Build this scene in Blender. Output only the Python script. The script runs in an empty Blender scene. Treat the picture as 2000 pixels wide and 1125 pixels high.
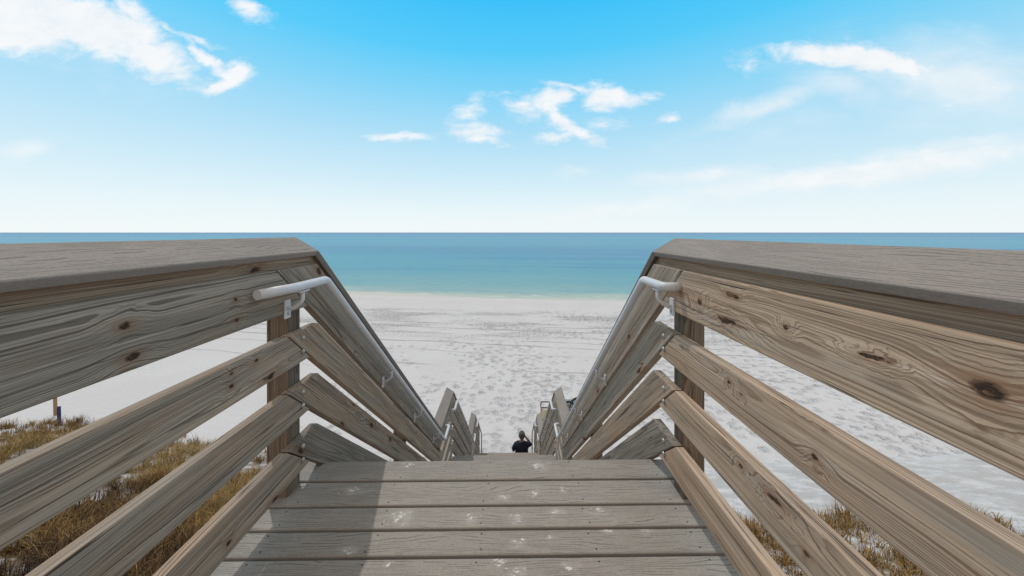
import bpy, bmesh, math, random
import numpy as np
from mathutils import Vector, Matrix, noise as mnoise

random.seed(7)
rng = np.random.default_rng(11)
SC = bpy.context.scene
COL = SC.collection
R = math.radians

# ------------------------------------------------------------------ frame of reference
# deck surface is z = 0, the stairs run along +Y towards the sea, camera above x = y = 0
H = 1.138                      # eye height above the deck boards
M = 0.856                      # slope of the stairs (drop per metre forward)
TH = math.atan(M)
SN, TN2 = math.sin(TH), math.tan(TH / 2)
RISE1 = 0.2
SUNV = Vector((0.36, -0.42, -1.0)).normalized()      # the way the sunlight travels

# ------------------------------------------------------------------ node helpers
class NT:
    def __init__(s, tree):
        s.t = tree
        s.n = tree.nodes
        s.l = tree.links
    def new(s, typ, **kw):
        n = s.n.new(typ)
        for k, v in kw.items():
            setattr(n, k, v)
        return n
    def put(s, sock, v):
        if hasattr(v, 'is_linked') or isinstance(v, bpy.types.NodeSocket):
            s.l.new(v, sock)
        elif v is not None:
            if sock.type == 'RGBA' and isinstance(v, (tuple, list)) and len(v) == 3:
                v = (*v, 1.0)
            sock.default_value = v
    def math(s, op, a, b=None, c=None, clamp=False):
        n = s.new('ShaderNodeMath', operation=op, use_clamp=clamp)
        s.put(n.inputs[0], a)
        if b is not None: s.put(n.inputs[1], b)
        if c is not None: s.put(n.inputs[2], c)
        return n.outputs[0]
    def vmath(s, op, a, b=None, out=0):
        n = s.new('ShaderNodeVectorMath', operation=op)
        s.put(n.inputs[0], a)
        if b is not None: s.put(n.inputs[1], b)
        return n.outputs[out]
    def sep(s, v):
        n = s.new('ShaderNodeSeparateXYZ'); s.put(n.inputs[0], v)
        return n.outputs[0], n.outputs[1], n.outputs[2]
    def comb(s, x=0.0, y=0.0, z=0.0):
        n = s.new('ShaderNodeCombineXYZ')
        for i, v in enumerate((x, y, z)): s.put(n.inputs[i], v)
        return n.outputs[0]
    def noise(s, v, scale=1.0, detail=4.0, rough=0.55, dist=0.0, out=0, dim='3D'):
        n = s.new('ShaderNodeTexNoise', noise_dimensions=dim)
        s.put(n.inputs['Vector'], v); s.put(n.inputs['Scale'], scale)
        s.put(n.inputs['Detail'], detail); s.put(n.inputs['Roughness'], rough)
        s.put(n.inputs['Distortion'], dist)
        return n.outputs[out]
    def voro(s, v, scale=1.0, feature='F1', dim='2D', rnd=1.0):
        n = s.new('ShaderNodeTexVoronoi', voronoi_dimensions=dim, feature=feature)
        s.put(n.inputs['Vector'], v); s.put(n.inputs['Scale'], scale); s.put(n.inputs['Randomness'], rnd)
        return n
    def rng(s, v, a, b, c=0.0, d=1.0, smooth=True):
        n = s.new('ShaderNodeMapRange', interpolation_type='SMOOTHSTEP' if smooth else 'LINEAR')
        s.put(n.inputs[0], v)
        for i, x in enumerate((a, b, c, d)): s.put(n.inputs[i + 1], x)
        return n.outputs[0]
    def mix(s, f, a, b, mode='MIX'):
        n = s.new('ShaderNodeMix', data_type='RGBA', blend_type=mode)
        s.put(n.inputs[0], f); s.put(n.inputs[6], a); s.put(n.inputs[7], b)
        return n.outputs[2]
    def ramp(s, v, stops, interp='LINEAR'):
        n = s.new('ShaderNodeValToRGB'); cr = n.color_ramp; cr.interpolation = interp
        while len(cr.elements) < len(stops): cr.elements.new(0.5)
        for e, (p, c) in zip(cr.elements, stops):
            e.position = p; e.color = (*c, 1.0) if len(c) == 3 else c
        s.put(n.inputs[0], v)
        return n.outputs[0]
    def bump(s, h, strength=0.3, dist=0.01, normal=None):
        n = s.new('ShaderNodeBump')
        s.put(n.inputs['Strength'], strength); s.put(n.inputs['Distance'], dist); s.put(n.inputs['Height'], h)
        if normal is not None: s.put(n.inputs['Normal'], normal)
        return n.outputs[0]

def material(name):
    m = bpy.data.materials.new(name); m.use_nodes = True
    nt = NT(m.node_tree)
    b = m.node_tree.nodes['Principled BSDF']
    return m, nt, b

# ------------------------------------------------------------------ materials
def wood_material():
    """Weathered pine. Board space: x along the board. Object colour: r = warmth, g = brightness, b = seed."""
    m, t, b = material('weathered_pine')
    tc = t.new('ShaderNodeTexCoord'); oi = t.new('ShaderNodeObjectInfo')
    sc = t.new('ShaderNodeSeparateColor'); t.l.new(oi.outputs['Color'], sc.inputs[0])
    warm, bright, seed = sc.outputs[0], sc.outputs[1], sc.outputs[2]
    off = t.comb(t.math('MULTIPLY', seed, 37.0), t.math('MULTIPLY', seed, 0.0), t.math('MULTIPLY', seed, 0.0))
    p = t.vmath('ADD', tc.outputs['Object'], off)
    x, y, z = t.sep(p)
    seedv = t.math('MULTIPLY', seed, 91.0)
    # knots: sparse cells, longer along the grain
    kx = t.math('ADD', t.math('MULTIPLY', x, 2.1), t.math('MULTIPLY', t.math('SUBTRACT', t.noise(t.vmath('MULTIPLY', p, (14.0, 9.0, 24.0)), 1.0, 3.0), 0.5), 0.24))
    kz = t.math('ADD', t.math('ADD', t.math('MULTIPLY', z, 7.5), seedv), t.math('MULTIPLY', t.math('SUBTRACT', t.noise(t.vmath('ADD', t.vmath('MULTIPLY', p, (18.0, 9.0, 30.0)), (5.0, 5.0, 5.0)), 1.0, 3.0), 0.5), 0.24))
    kv = t.voro(t.comb(kx, kz, 0.0), 1.0)
    kd = kv.outputs['Distance']
    ks = t.new('ShaderNodeSeparateColor'); t.l.new(kv.outputs['Color'], ks.inputs[0])
    has = t.math('GREATER_THAN', ks.outputs[0], 0.64)
    size = t.rng(ks.outputs[1], 0, 1, 0.045, 0.135, False)
    kn = t.math('DIVIDE', kd, size)
    # knots recorded on single boards (object properties: along, across, radius)
    wx = t.math('MULTIPLY', t.math('SUBTRACT', t.noise(t.vmath('MULTIPLY', p, (30.0, 20.0, 40.0)), 1.0, 3.0), 0.5), 0.016)
    pin = None
    for key in ('knot_a', 'knot_b', 'knot_c', 'knot_d'):
        at = t.new('ShaderNodeAttribute', attribute_type='OBJECT', attribute_name=key)
        ax, az, ar = t.sep(at.outputs['Vector'])
        ox, oy, oz = t.sep(tc.outputs['Object'])
        ddx = t.math('MULTIPLY', t.math('ADD', t.math('SUBTRACT', ox, ax), wx), 0.62)
        ddz = t.math('ADD', t.math('SUBTRACT', oz, az), wx)
        dd = t.math('SQRT', t.math('ADD', t.math('MULTIPLY', ddx, ddx), t.math('MULTIPLY', ddz, ddz)))
        dk = t.math('DIVIDE', dd, t.math('MAXIMUM', ar, 0.0001))
        pin = dk if pin is None else t.math('MINIMUM', pin, dk)
    near_pin = t.math('LESS_THAN', pin, 5.0)
    kn = t.math('MINIMUM', pin, t.math('ADD', kn, t.math('MULTIPLY', t.math('SUBTRACT', 1.0, has), 50.0)))
    has = t.math('MAXIMUM', has, near_pin)
    core = t.math('MULTIPLY', t.rng(kn, 0.40, 0.80, 1.0, 0.0), has)
    halo = t.math('MULTIPLY', t.rng(kn, 0.7, 2.2, 1.0, 0.0), has)
    bend = t.math('MULTIPLY', t.rng(kn, 0.0, 4.6, 1.0, 0.0), has)
    # growth rings about a pith outside the board, wandering along the length
    pl = t.vmath('MULTIPLY', p, (0.9, 2.5, 2.5))
    plo = t.vmath('ADD', pl, t.comb(0.0, seedv, 3.1))
    w1 = t.math('SUBTRACT', t.noise(plo, 1.0, 2.0, 0.5), 0.5)
    w2 = t.math('SUBTRACT', t.noise(t.vmath('ADD', pl, t.comb(7.7, seedv, 11.0)), 1.1, 2.0, 0.5), 0.5)
    yy = t.math('ADD', t.math('ADD', y, 0.055), t.math('MULTIPLY', w1, 0.055))
    zz = t.math('ADD', t.math('SUBTRACT', z, t.rng(t.math('FRACT', t.math('MULTIPLY', seed, 7.3)), 0, 1, -0.06, 0.16, False)), t.math('MULTIPLY', w2, 0.085))
    r = t.math('SQRT', t.math('ADD', t.math('MULTIPLY', yy, yy), t.math('MULTIPLY', zz, zz)))
    fine = t.math('SUBTRACT', t.noise(t.vmath('MULTIPLY', p, (4.0, 38.0, 38.0)), 1.0, 5.0, 0.6), 0.5)
    r = t.math('ADD', r, t.math('ADD', t.math('MULTIPLY', bend, 0.017), t.math('MULTIPLY', fine, 0.0042)))
    # ring spacing drifts with the radius
    ph = t.math('ADD', t.math('MULTIPLY', r, 225.0), t.math('MULTIPLY', t.noise(t.comb(t.math('MULTIPLY', r, 60.0), seedv, 0.0), 1.0, 2.0), 6.0))
    fr = t.math('FRACT', ph)
    late = t.math('MULTIPLY', t.rng(fr, 0.45, 0.82, 0.0, 1.0), t.rng(fr, 0.90, 0.97, 1.0, 0.0))
    ringvar = t.noise(t.comb(t.math('FLOOR', ph), seedv, t.math('MULTIPLY', x, 0.6)), 0.77, 1.0)
    late = t.math('MULTIPLY', late, t.rng(ringvar, 0.25, 0.75, 0.35, 1.0))
    # weathering
    wmask = t.noise(t.vmath('MULTIPLY', p, (1.6, 7.0, 13.0)), 1.0, 5.0, 0.62, 0.4)
    wmask = t.math('ADD', wmask, t.math('MULTIPLY', t.math('SUBTRACT', warm, 0.5), 0.75))
    wm = t.rng(wmask, 0.30, 0.74)
    grey = t.mix(t.noise(t.vmath('MULTIPLY', p, (2.0, 25.0, 25.0)), 1.0, 3.0), (0.195, 0.178, 0.155), (0.36, 0.335, 0.30))
    tan = t.mix(t.noise(t.vmath('ADD', t.vmath('MULTIPLY', p, (1.2, 10.0, 16.0)), (4.0, 2.0, 9.0)), 1.0, 4.0, 0.6), (0.255, 0.175, 0.12), (0.47, 0.385, 0.30))
    base = t.mix(wm, grey, tan)
    streak = t.noise(t.vmath('MULTIPLY', p, (2.2, 190.0, 190.0)), 1.0, 5.0, 0.7)
    base = t.mix(t.rng(streak, 0.36, 0.66, 0.0, 0.8), base, t.mix(0.55, base, (0.075, 0.06, 0.05)))
    st2 = t.noise(t.vmath('ADD', t.vmath('MULTIPLY', p, (1.3, 62.0, 75.0)), (0.0, 3.0, 7.0)), 1.0, 4.0, 0.62)
    base = t.mix(t.rng(st2, 0.54, 0.74, 0.0, 0.45), base, (0.50, 0.46, 0.41))
    base = t.mix(t.rng(st2, 0.28, 0.46, 0.55, 0.0), base, (0.10, 0.078, 0.060))
    latecol = t.mix(wm, (0.062, 0.054, 0.046), (0.098, 0.056, 0.032))
    base = t.mix(t.math('MULTIPLY', late, 0.84), base, latecol)
    # dark damp blotches
    bl = t.rng(t.noise(t.vmath('ADD', t.vmath('MULTIPLY', p, (1.0, 5.0, 9.0)), (1.0, 8.0, 3.0)), 1.0, 5.0, 0.65), 0.52, 0.74, 0.0, 0.55)
    base = t.mix(bl, base, t.mix(0.55, base, (0.075, 0.07, 0.066)))
    # knots
    base = t.mix(t.math('MULTIPLY', t.math('MULTIPLY', halo, t.rng(streak, 0.25, 0.65, 0.3, 1.0)), 0.6), base, (0.175, 0.092, 0.05))
    kr = t.math('FRACT', t.math('MULTIPLY', kn, 3.3))
    base = t.mix(core, base, t.mix(kr, (0.04, 0.024, 0.018), (0.13, 0.075, 0.045)))
    rot = t.rng(t.math('ADD', t.noise(t.vmath('MULTIPLY', p, (60.0, 60.0, 110.0)), 1.0, 4.0, 0.65), t.math('MULTIPLY', ks.outputs[2], 0.12)), 0.50, 0.60)
    base = t.mix(t.math('MULTIPLY', t.math('MULTIPLY', core, rot), 0.8), base, (0.02, 0.014, 0.011))
    # drying checks along the grain
    ck = t.noise(t.vmath('ADD', t.vmath('MULTIPLY', p, (1.7, 70.0, 95.0)), (0.0, 5.0, 0.0)), 1.0, 3.0, 0.5, 0.15)
    crack = t.math('MAXIMUM', t.rng(ck, 0.655, 0.70), t.math('MULTIPLY', t.rng(t.noise(t.vmath('ADD', t.vmath('MULTIPLY', p, (3.2, 120.0, 150.0)), (9.0, 5.0, 0.0)), 1.0, 2.0, 0.5, 0.1), 0.66, 0.70), 0.7))
    base = t.mix(t.math('MULTIPLY', crack, 0.85), base, (0.03, 0.025, 0.022))
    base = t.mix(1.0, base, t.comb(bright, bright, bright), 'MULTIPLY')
    base = t.mix(1.0, base, (1.84, 1.71, 1.61), 'MULTIPLY')
    t.l.new(base, b.inputs['Base Color'])
    b.inputs['Roughness'].default_value = 0.82
    b.inputs['Specular IOR Level'].default_value = 0.25
    hgt = t.math('ADD', t.math('MULTIPLY', late, 0.5), t.math('ADD', t.math('MULTIPLY', streak, -0.6), t.math('MULTIPLY', crack, -1.6)))
    hgt = t.math('SUBTRACT', hgt, t.math('MULTIPLY', core, 1.0))
    t.l.new(t.bump(hgt, 0.55, 0.0022), b.inputs['Normal'])
    return m

STAINS = []   # (x, y, radius) filled before the material is made
def px_deck(px, py):
    d = H * 667.0 / (py - 454.0)
    return ((px - 992.0) * d / 667.0, d)

def composite_material(name, stains=False):
    """Taupe composite board with an embossed wavy grain running along board x."""
    m, t, b = material(name)
    tc = t.new('ShaderNodeTexCoord'); oi = t.new('ShaderNodeObjectInfo')
    sc = t.new('ShaderNodeSeparateColor'); t.l.new(oi.outputs['Color'], sc.inputs[0])
    tone, seed = sc.outputs[1], sc.outputs[2]
    p = t.vmath('ADD', tc.outputs['Object'], t.comb(t.math('MULTIPLY', seed, 53.0), t.math('MULTIPLY', seed, 11.0), 0.0))
    x, y, z = t.sep(p)
    wob = t.math('SUBTRACT', t.noise(t.vmath('MULTIPLY', p, (5.0, 9.0, 1.0)), 1.0, 3.0, 0.5), 0.5)
    # embossed cathedral lines: contours of a stretched field
    fld = t.noise(t.vmath('MULTIPLY', p, (1.5, 9.0, 1.0)), 1.0, 1.0, 0.4)
    ph = t.math('ADD', t.math('MULTIPLY', y, 125.0), t.math('ADD', t.math('MULTIPLY', fld, 14.0), t.math('MULTIPLY', wob, 2.6)))
    fr = t.math('FRACT', ph)
    line = t.math('MULTIPLY', t.rng(fr, 0.0, 0.12), t.rng(fr, 0.16, 0.34, 1.0, 0.0))
    brk = t.noise(t.comb(t.math('MULTIPLY', x, 8.0), t.math('MULTIPLY', t.math('FLOOR', ph), 3.7), seed), 1.0, 3.0, 0.6)
    line = t.math('MULTIPLY', line, t.rng(brk, 0.43, 0.54))
    nz_ = t.sep(tc.outputs['Normal'])[2]
    line = t.math('MULTIPLY', line, t.rng(t.math('ABSOLUTE', nz_), 0.75, 0.95))
    spk = t.noise(t.vmath('MULTIPLY', p, (120.0, 260.0, 260.0)), 1.0, 2.0, 0.6)
    blotch = t.noise(t.vmath('MULTIPLY', p, (3.0, 9.0, 5.0)), 1.0, 5.0, 0.65)
    c = t.mix(blotch, (0.235, 0.222, 0.205), (0.345, 0.325, 0.30))
    c = t.mix(t.rng(spk, 0.35, 0.7, 0.0, 0.45), c, (0.17, 0.16, 0.155))
    pink = t.rng(t.noise(t.vmath('MULTIPLY', p, (2.0, 4.0, 4.0)), 2.0, 4.0, 0.7), 0.5, 0.75, 0.0, 0.35)
    c = t.mix(pink, c, (0.30, 0.245, 0.24))
    c = t.mix(t.math('MULTIPLY', line, 0.62), c, (0.075, 0.068, 0.066))
    if stains:
        # dried white bird droppings and trodden salt, in clusters and loose specks
        gp = t.new('ShaderNodeNewGeometry').outputs['Position']
        gx, gy, gz = t.sep(gp)
        g2 = t.comb(gx, gy, 0.0)
        cl = None
        for (sx, sy, rx, ry) in STAINS:
            d = t.vmath('LENGTH', t.vmath('MULTIPLY', t.vmath('SUBTRACT', g2, (sx, sy, 0.0)), (1 / rx, 1 / ry, 0.0)), out=1)
            v = t.math('SUBTRACT', 1.0, d)
            cl = v if cl is None else t.math('MAXIMUM', cl, v)
        nz = t.noise(t.vmath('MULTIPLY', g2, (38.0, 62.0, 1.0)), 1.0, 6.0, 0.72, 0.6)
        nz2 = t.noise(t.vmath('MULTIPLY', g2, (60.0, 95.0, 1.0)), 1.0, 4.0, 0.7)
        st = t.math('ADD', t.math('MULTIPLY', t.math('MAXIMUM', cl, -0.4), 0.20), t.math('ADD', t.math('MULTIPLY', nz, 0.62), t.math('MULTIPLY', nz2, 0.50)))
        s1 = t.rng(st, 0.725, 0.81)
        film = t.rng(t.math('ADD', t.math('MULTIPLY', t.math('MAXIMUM', cl, -0.5), 0.25), t.noise(t.vmath('MULTIPLY', g2, (9.0, 14.0, 1.0)), 1.0, 5.0, 0.7)), 0.56, 0.82, 0.0, 0.30)
        c = t.mix(film, c, (0.52, 0.51, 0.50))
        c = t.mix(t.math('MULTIPLY', s1, 0.75), c, (0.74, 0.74, 0.75))
    else:
        scr = t.rng(t.noise(t.vmath('MULTIPLY', p, (7.0, 5.0, 3.0)), 1.0, 6.0, 0.75, 1.2), 0.70, 0.77, 0.0, 0.45)
        c = t.mix(scr, c, (0.48, 0.45, 0.43))
    c = t.mix(1.0, c, t.comb(tone, tone, tone), 'MULTIPLY')
    c = t.mix(1.0, c, (1.20, 1.155, 1.11) if stains else (1.20, 1.09, 1.04), 'MULTIPLY')
    t.l.new(c, b.inputs['Base Color'])
    b.inputs['Roughness'].default_value = 0.72
    b.inputs['Specular IOR Level'].default_value = 0.3
    h = t.math('ADD', t.math('MULTIPLY', line, -1.0), t.math('MULTIPLY', spk, 0.35))
    t.l.new(t.bump(h, 0.5, 0.0016), b.inputs['Normal'])
    return m

def paint_material(name, col, rough=0.4, metal=0.0, var=0.12, scale=20.0):
    m, t, b = material(name)
    tc = t.new('ShaderNodeTexCoord')
    n = t.noise(tc.outputs['Object'], scale, 5.0, 0.65)
    c = t.mix(t.rng(n, 0.3, 0.75), tuple(v * (1 - var) for v in col), tuple(min(1, v * (1 + var)) for v in col))
    t.l.new(c, b.inputs['Base Color'])
    b.inputs['Roughness'].default_value = rough; b.inputs['Metallic'].default_value = metal
    t.l.new(t.bump(n, 0.08, 0.002), b.inputs['Normal'])
    return m

def fabric_material(name, col, scale=90.0):
    m, t, b = material(name)
    tc = t.new('ShaderNodeTexCoord')
    n = t.noise(tc.outputs['Object'], scale, 4.0, 0.7); f = t.noise(tc.outputs['Object'], 9.0, 3.0)
    c = t.mix(t.math('ADD', t.math('MULTIPLY', n, 0.5), t.math('MULTIPLY', f, 0.5)), tuple(v * 0.6 for v in col), tuple(min(1, v * 1.35) for v in col))
    t.l.new(c, b.inputs['Base Color']); b.inputs['Roughness'].default_value = 0.9
    t.l.new(t.bump(f, 0.5, 0.03), b.inputs['Normal'])
    return m

def sand_material():
    m, t, b = material('white_quartz_sand')
    g = t.new('ShaderNodeNewGeometry').outputs['Position']
    x, y, z = t.sep(g)
    p2 = t.comb(x, y, 0.0)
    n1 = t.noise(p2, 0.35, 5.0, 0.6); n2 = t.noise(p2, 6.0, 5.0, 0.7); n3 = t.noise(p2, 70.0, 3.0, 0.6)
    beach = t.rng(y, 9.5, 12.5)                                   # 0 on the dune, 1 on the beach
    shore = t.math('SUBTRACT', 46.6, t.math('ADD', y, t.math('MULTIPLY', x, 0.137)))   # metres up from the water's edge
    # footprints: several layers of dimples, trodden most on the way from the steps to the water
    trod = t.noise(p2, 0.16, 3.0, 0.6)
    path = t.rng(t.math('ABSOLUTE', t.math('SUBTRACT', x, t.math('ADD', t.math('MULTIPLY', t.math('SUBTRACT', y, 11.0), 0.05), 0.3))), 1.0, 7.0, 1.0, 0.0)
    near = t.rng(y, 13.0, 30.0, 1.0, 0.25)
    wt = t.math('ADD', t.math('MULTIPLY', path, t.math('MULTIPLY', near, 0.55)), t.rng(trod, 0.40, 0.66, 0.0, 0.65), clamp=True)
    rightside = t.rng(x, 4.0, 12.0, 0.0, 0.5)
    wt = t.math('ADD', wt, rightside, clamp=True)
    leftside = t.rng(x, -14.0, -7.0, 0.25, 1.0)
    wt = t.math('MULTIPLY', wt, leftside)
    wt = t.math('MULTIPLY', wt, t.rng(shore, 5.0, 11.0))          # swept smooth by the swash
    wt = t.math('MULTIPLY', wt, beach)
    hs = None
    for k, (sc, rad, an) in enumerate(((2.0, 0.27, 0.4), (1.5, 0.24, -0.7), (3.0, 0.30, 1.2))):
        mp = t.new('ShaderNodeMapping'); t.l.new(p2, mp.inputs[0])
        mp.inputs['Rotation'].default_value = (0, 0, an); mp.inputs['Location'].default_value = (k * 3.3, k * 7.1, 0)
        mp.inputs['Scale'].default_value = (1.0, 0.85, 1.0)
        dv = t.vmath('ADD', mp.outputs[0], t.vmath('MULTIPLY', t.vmath('SUBTRACT', t.noise(p2, 4.0, 4.0, 0.7, out=1), (0.5, 0.5, 0.5)), (0.55, 0.55, 0.0)))
        v = t.voro(dv, sc)
        cc = t.new('ShaderNodeSeparateColor'); t.l.new(v.outputs['Color'], cc.inputs[0])
        on = t.rng(t.math('SUBTRACT', t.math('MULTIPLY', wt, 1.0), cc.outputs[0]), 0.0, 0.35)
        dim = t.math('MULTIPLY', t.rng(v.outputs['Distance'], 0.0, rad * 1.15, -1.0, 0.0), on)
        rim = t.math('MULTIPLY', t.math('MULTIPLY', t.rng(v.outputs['Distance'], rad * 0.8, rad * 1.1), t.rng(v.outputs['Distance'], rad * 1.1, rad * 1.5, 1.0, 0.0)), t.math('MULTIPLY', on, 0.10))
        hk = t.math('MULTIPLY', t.math('ADD', dim, rim), 1.0 / sc)
        hs = hk if hs is None else t.math('ADD', hs, hk)
    # vehicle and cart tracks roughly parallel with the shore
    tv = t.math('ADD', t.math('ADD', y, t.math('MULTIPLY', x, 0.16)), t.math('MULTIPLY', t.math('SUBTRACT', t.noise(p2, 0.09, 2.0), 0.5), 2.2))
    tr = None
    for yc, wd, st in ((19.6, 0.10, 0.7), (24.2, 0.14, 1.0), (25.5, 0.12, 0.9), (26.8, 0.13, 0.8), (28.6, 0.15, 1.0), (30.2, 0.16, 1.0), (31.3, 0.12, 0.5), (22.3, 0.08, 0.5)):
        ln = t.rng(t.math('ABSOLUTE', t.math('SUBTRACT', tv, yc)), wd * 0.3, wd, -st, 0.0)
        tr = ln if tr is None else t.math('ADD', tr, ln)
    tr = t.math('MULTIPLY', tr, t.rng(t.noise(t.comb(t.math('MULTIPLY', x, 0.5), t.math('MULTIPLY', tv, 2.0), 0.0), 0.5, 3.0), 0.34, 0.55))
    # seaweed crumbs: real dark specks lying in a band and thinly elsewhere
    band = t.math('MULTIPLY', t.rng(shore, 8.0, 11.5), t.rng(shore, 17.0, 25.0, 1.0, 0.0))
    bandn = t.math('MULTIPLY', band, t.rng(t.noise(t.comb(t.math('MULTIPLY', x, 0.35), y, 0.0), 0.35, 4.0), 0.36, 0.60))
    sp = t.noise(t.comb(t.math('MULTIPLY', x, 1.0), t.math('MULTIPLY', y, 1.2), 0.0), 7.0, 4.0, 0.65, 0.5)
    sp2 = t.noise(t.vmath('ADD', p2, (3.0, 91.0, 0.0)), 3.6, 3.0, 0.6, 0.8)
    specks = t.math('MULTIPLY', t.rng(t.math('ADD', sp, t.math('MULTIPLY', bandn, 0.165)), 0.66, 0.73), t.math('ADD', 0.25, bandn, clamp=True))
    loose = t.math('MULTIPLY', t.rng(sp2, 0.70, 0.76), t.math('ADD', t.math('MULTIPLY', wt, 0.45), 0.08))
    specks = t.math('MULTIPLY', t.math('MAXIMUM', specks, loose), t.math('MULTIPLY', beach, t.rng(shore, 4.0, 9.0)))
    # colours
    dry = t.mix(n1, (0.615, 0.585, 0.582), (0.73, 0.70, 0.695))
    dry = t.mix(t.rng(n2, 0.3, 0.75, 0.0, 0.35), dry, (0.52, 0.50, 0.505))
    dry = t.mix(t.rng(n3, 0.35, 0.7, 0.0, 0.2), dry, (0.44, 0.42, 0.42))
    dry = t.mix(t.math('MULTIPLY', specks, 0.72), dry, (0.14, 0.125, 0.12))
    dry = t.mix(t.math('MULTIPLY', t.math('MULTIPLY', tr, -1.0), 0.50), dry, (0.33, 0.31, 0.30))   # darker colour along the tracks
    dirt = t.math('MULTIPLY', t.math('SUBTRACT', 1.0, beach), t.math('MULTIPLY', t.rng(t.noise(p2, 1.4, 6.0, 0.72), 0.38, 0.56, 0.0, 0.92), t.rng(x, -1.0, 0.5, 1.0, 0.35)))
    dry = t.mix(dirt, dry, (0.15, 0.11, 0.075))                    # leaf litter on the dune
    wet = t.mix(n2, (0.54, 0.525, 0.49), (0.64, 0.62, 0.58))
    c = t.mix(t.rng(t.math('ADD', shore, t.math('MULTIPLY', t.math('SUBTRACT', n1, 0.5), 3.0)), 0.6, 3.4), wet, dry)
    t.l.new(c, b.inputs['Base Color'])
    b.inputs['Roughness'].default_value = 0.95; b.inputs['Specular IOR Level'].default_value = 0.1
    h = t.math('ADD', t.math('MULTIPLY', hs, 0.11), t.math('MULTIPLY', tr, 0.085))
    h = t.math('ADD', h, t.math('MULTIPLY', n2, 0.022))
    rp = t.noise(t.comb(t.math('MULTIPLY', x, 0.5), t.math('MULTIPLY', y, 1.5), 0.0), 2.2, 4.0, 0.6)
    h = t.math('ADD', h, t.math('MULTIPLY', rp, 0.032))
    h = t.math('ADD', h, t.math('MULTIPLY', specks, 0.02))
    t.l.new(t.bump(h, 1.0, 1.0), b.inputs['Normal'])
    return m

def sea_material():
    m, t, b = material('turquoise_sea')
    g = t.new('ShaderNodeNewGeometry').outputs['Position']
    x, y, z = t.sep(g)
    shore = t.math('SUBTRACT', t.math('ADD', y, t.math('MULTIPLY', x, 0.137)), 46.6)      # metres out from the water's edge
    edge = t.math('ADD', shore, t.math('MULTIPLY', t.math('SUBTRACT', t.noise(t.comb(x, t.math('MULTIPLY', y, 0.4), 0.0), 0.10, 3.0), 0.5), 3.0))
    lg = t.math('LOGARITHM', t.math('MAXIMUM', t.math('ADD', shore, 20.0), 5.0), 10.0)       # 1.3 at the edge .. 4.3 at the horizon
    # sandbars: bands lying along the shore, worked out in log distance
    bn = t.noise(t.comb(t.math('MULTIPLY', t.math('DIVIDE', x, t.math('MAXIMUM', y, 10.0)), 1.4), t.math('MULTIPLY', lg, 9.0), 0.0), 1.0, 4.0, 0.6)
    s = t.math('ADD', t.math('MULTIPLY', t.math('SUBTRACT', lg, 1.3), 1 / 3.0), t.math('MULTIPLY', t.math('SUBTRACT', bn, 0.5), 0.13))
    col = t.ramp(s, [(0.0, SEA[0]), (0.045, SEA[1]), (0.12, SEA[2]), (0.22, SEA[3]), (0.29, SEA[4]), (0.36, SEA[3]), (0.46, SEA[5]), (0.62, SEA[6]), (0.85, SEA[7])])
    blue = t.rng(t.noise(t.comb(t.math('MULTIPLY', t.math('DIVIDE', x, t.math('MAXIMUM', y, 10.0)), 0.9), t.math('MULTIPLY', lg, 13.0), 5.0), 1.0, 3.0, 0.5), 0.50, 0.68, 0.0, 0.55)
    col = t.mix(t.math('MULTIPLY', blue, t.rng(lg, 1.45, 1.9)), col, SEA[8])
    rip = t.noise(t.comb(t.math('MULTIPLY', t.math('DIVIDE', x, t.math('MAXIMUM', y, 10.0)), 26.0), t.math('MULTIPLY', lg, 120.0), 2.0), 1.0, 5.0, 0.7)
    col = t.mix(t.rng(rip, 0.40, 0.70, 0.0, 0.38), col, t.mix(0.5, col, (0.02, 0.12, 0.22)))
    col = t.mix(t.rng(rip, 0.30, 0.42, 0.22, 0.0), col, (0.30, 0.52, 0.56))
    # foam of the small breakers at the edge
    fo = t.noise(t.comb(t.math('MULTIPLY', x, 0.35), t.math('MULTIPLY', y, 1.6), 0.0), 1.0, 5.0, 0.65)
    f1 = t.math('MULTIPLY', t.rng(t.math('ABSOLUTE', t.math('SUBTRACT', edge, 1.6)), 0.15, 0.9, 1.0, 0.0), t.rng(fo, 0.56, 0.66))
    f2 = t.math('MULTIPLY', t.rng(t.math('ABSOLUTE', t.math('SUBTRACT', edge, 0.2)), 0.05, 0.45, 1.0, 0.0), t.rng(fo, 0.46, 0.60))
    foam = t.math('MAXIMUM', f1, f2)
    col = t.mix(t.math('MULTIPLY', foam, 0.6), col, (0.74, 0.78, 0.76))
    t.l.new(col, b.inputs['Base Color'])
    b.inputs['Roughness'].default_value = 0.28
    b.inputs['IOR'].default_value = 1.33
    b.inputs['Specular IOR Level'].default_value = 0.06
    w = t.noise(t.comb(t.math('MULTIPLY', x, 0.5), t.math('MULTIPLY', y, 1.2), 0.0), 0.9, 5.0, 0.6)
    t.l.new(t.bump(w, 0.6, 0.35), b.inputs['Normal'])
    return m

SEA = [(0.46, 0.52, 0.46), (0.22, 0.41, 0.43), (0.105, 0.345, 0.43), (0.052, 0.300, 0.435), (0.034, 0.220, 0.40), (0.045, 0.295, 0.455), (0.030, 0.215, 0.405), (0.024, 0.130, 0.315), (0.022, 0.18, 0.40)]

def grass_material():
    m, t, b = material('dry_dune_grass')
    a = t.new('ShaderNodeAttribute', attribute_name='tint')
    t.l.new(a.outputs['Color'], b.inputs['Base Color'])
    b.inputs['Roughness'].default_value = 0.8; b.inputs['Specular IOR Level'].default_value = 0.15
    return m

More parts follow.
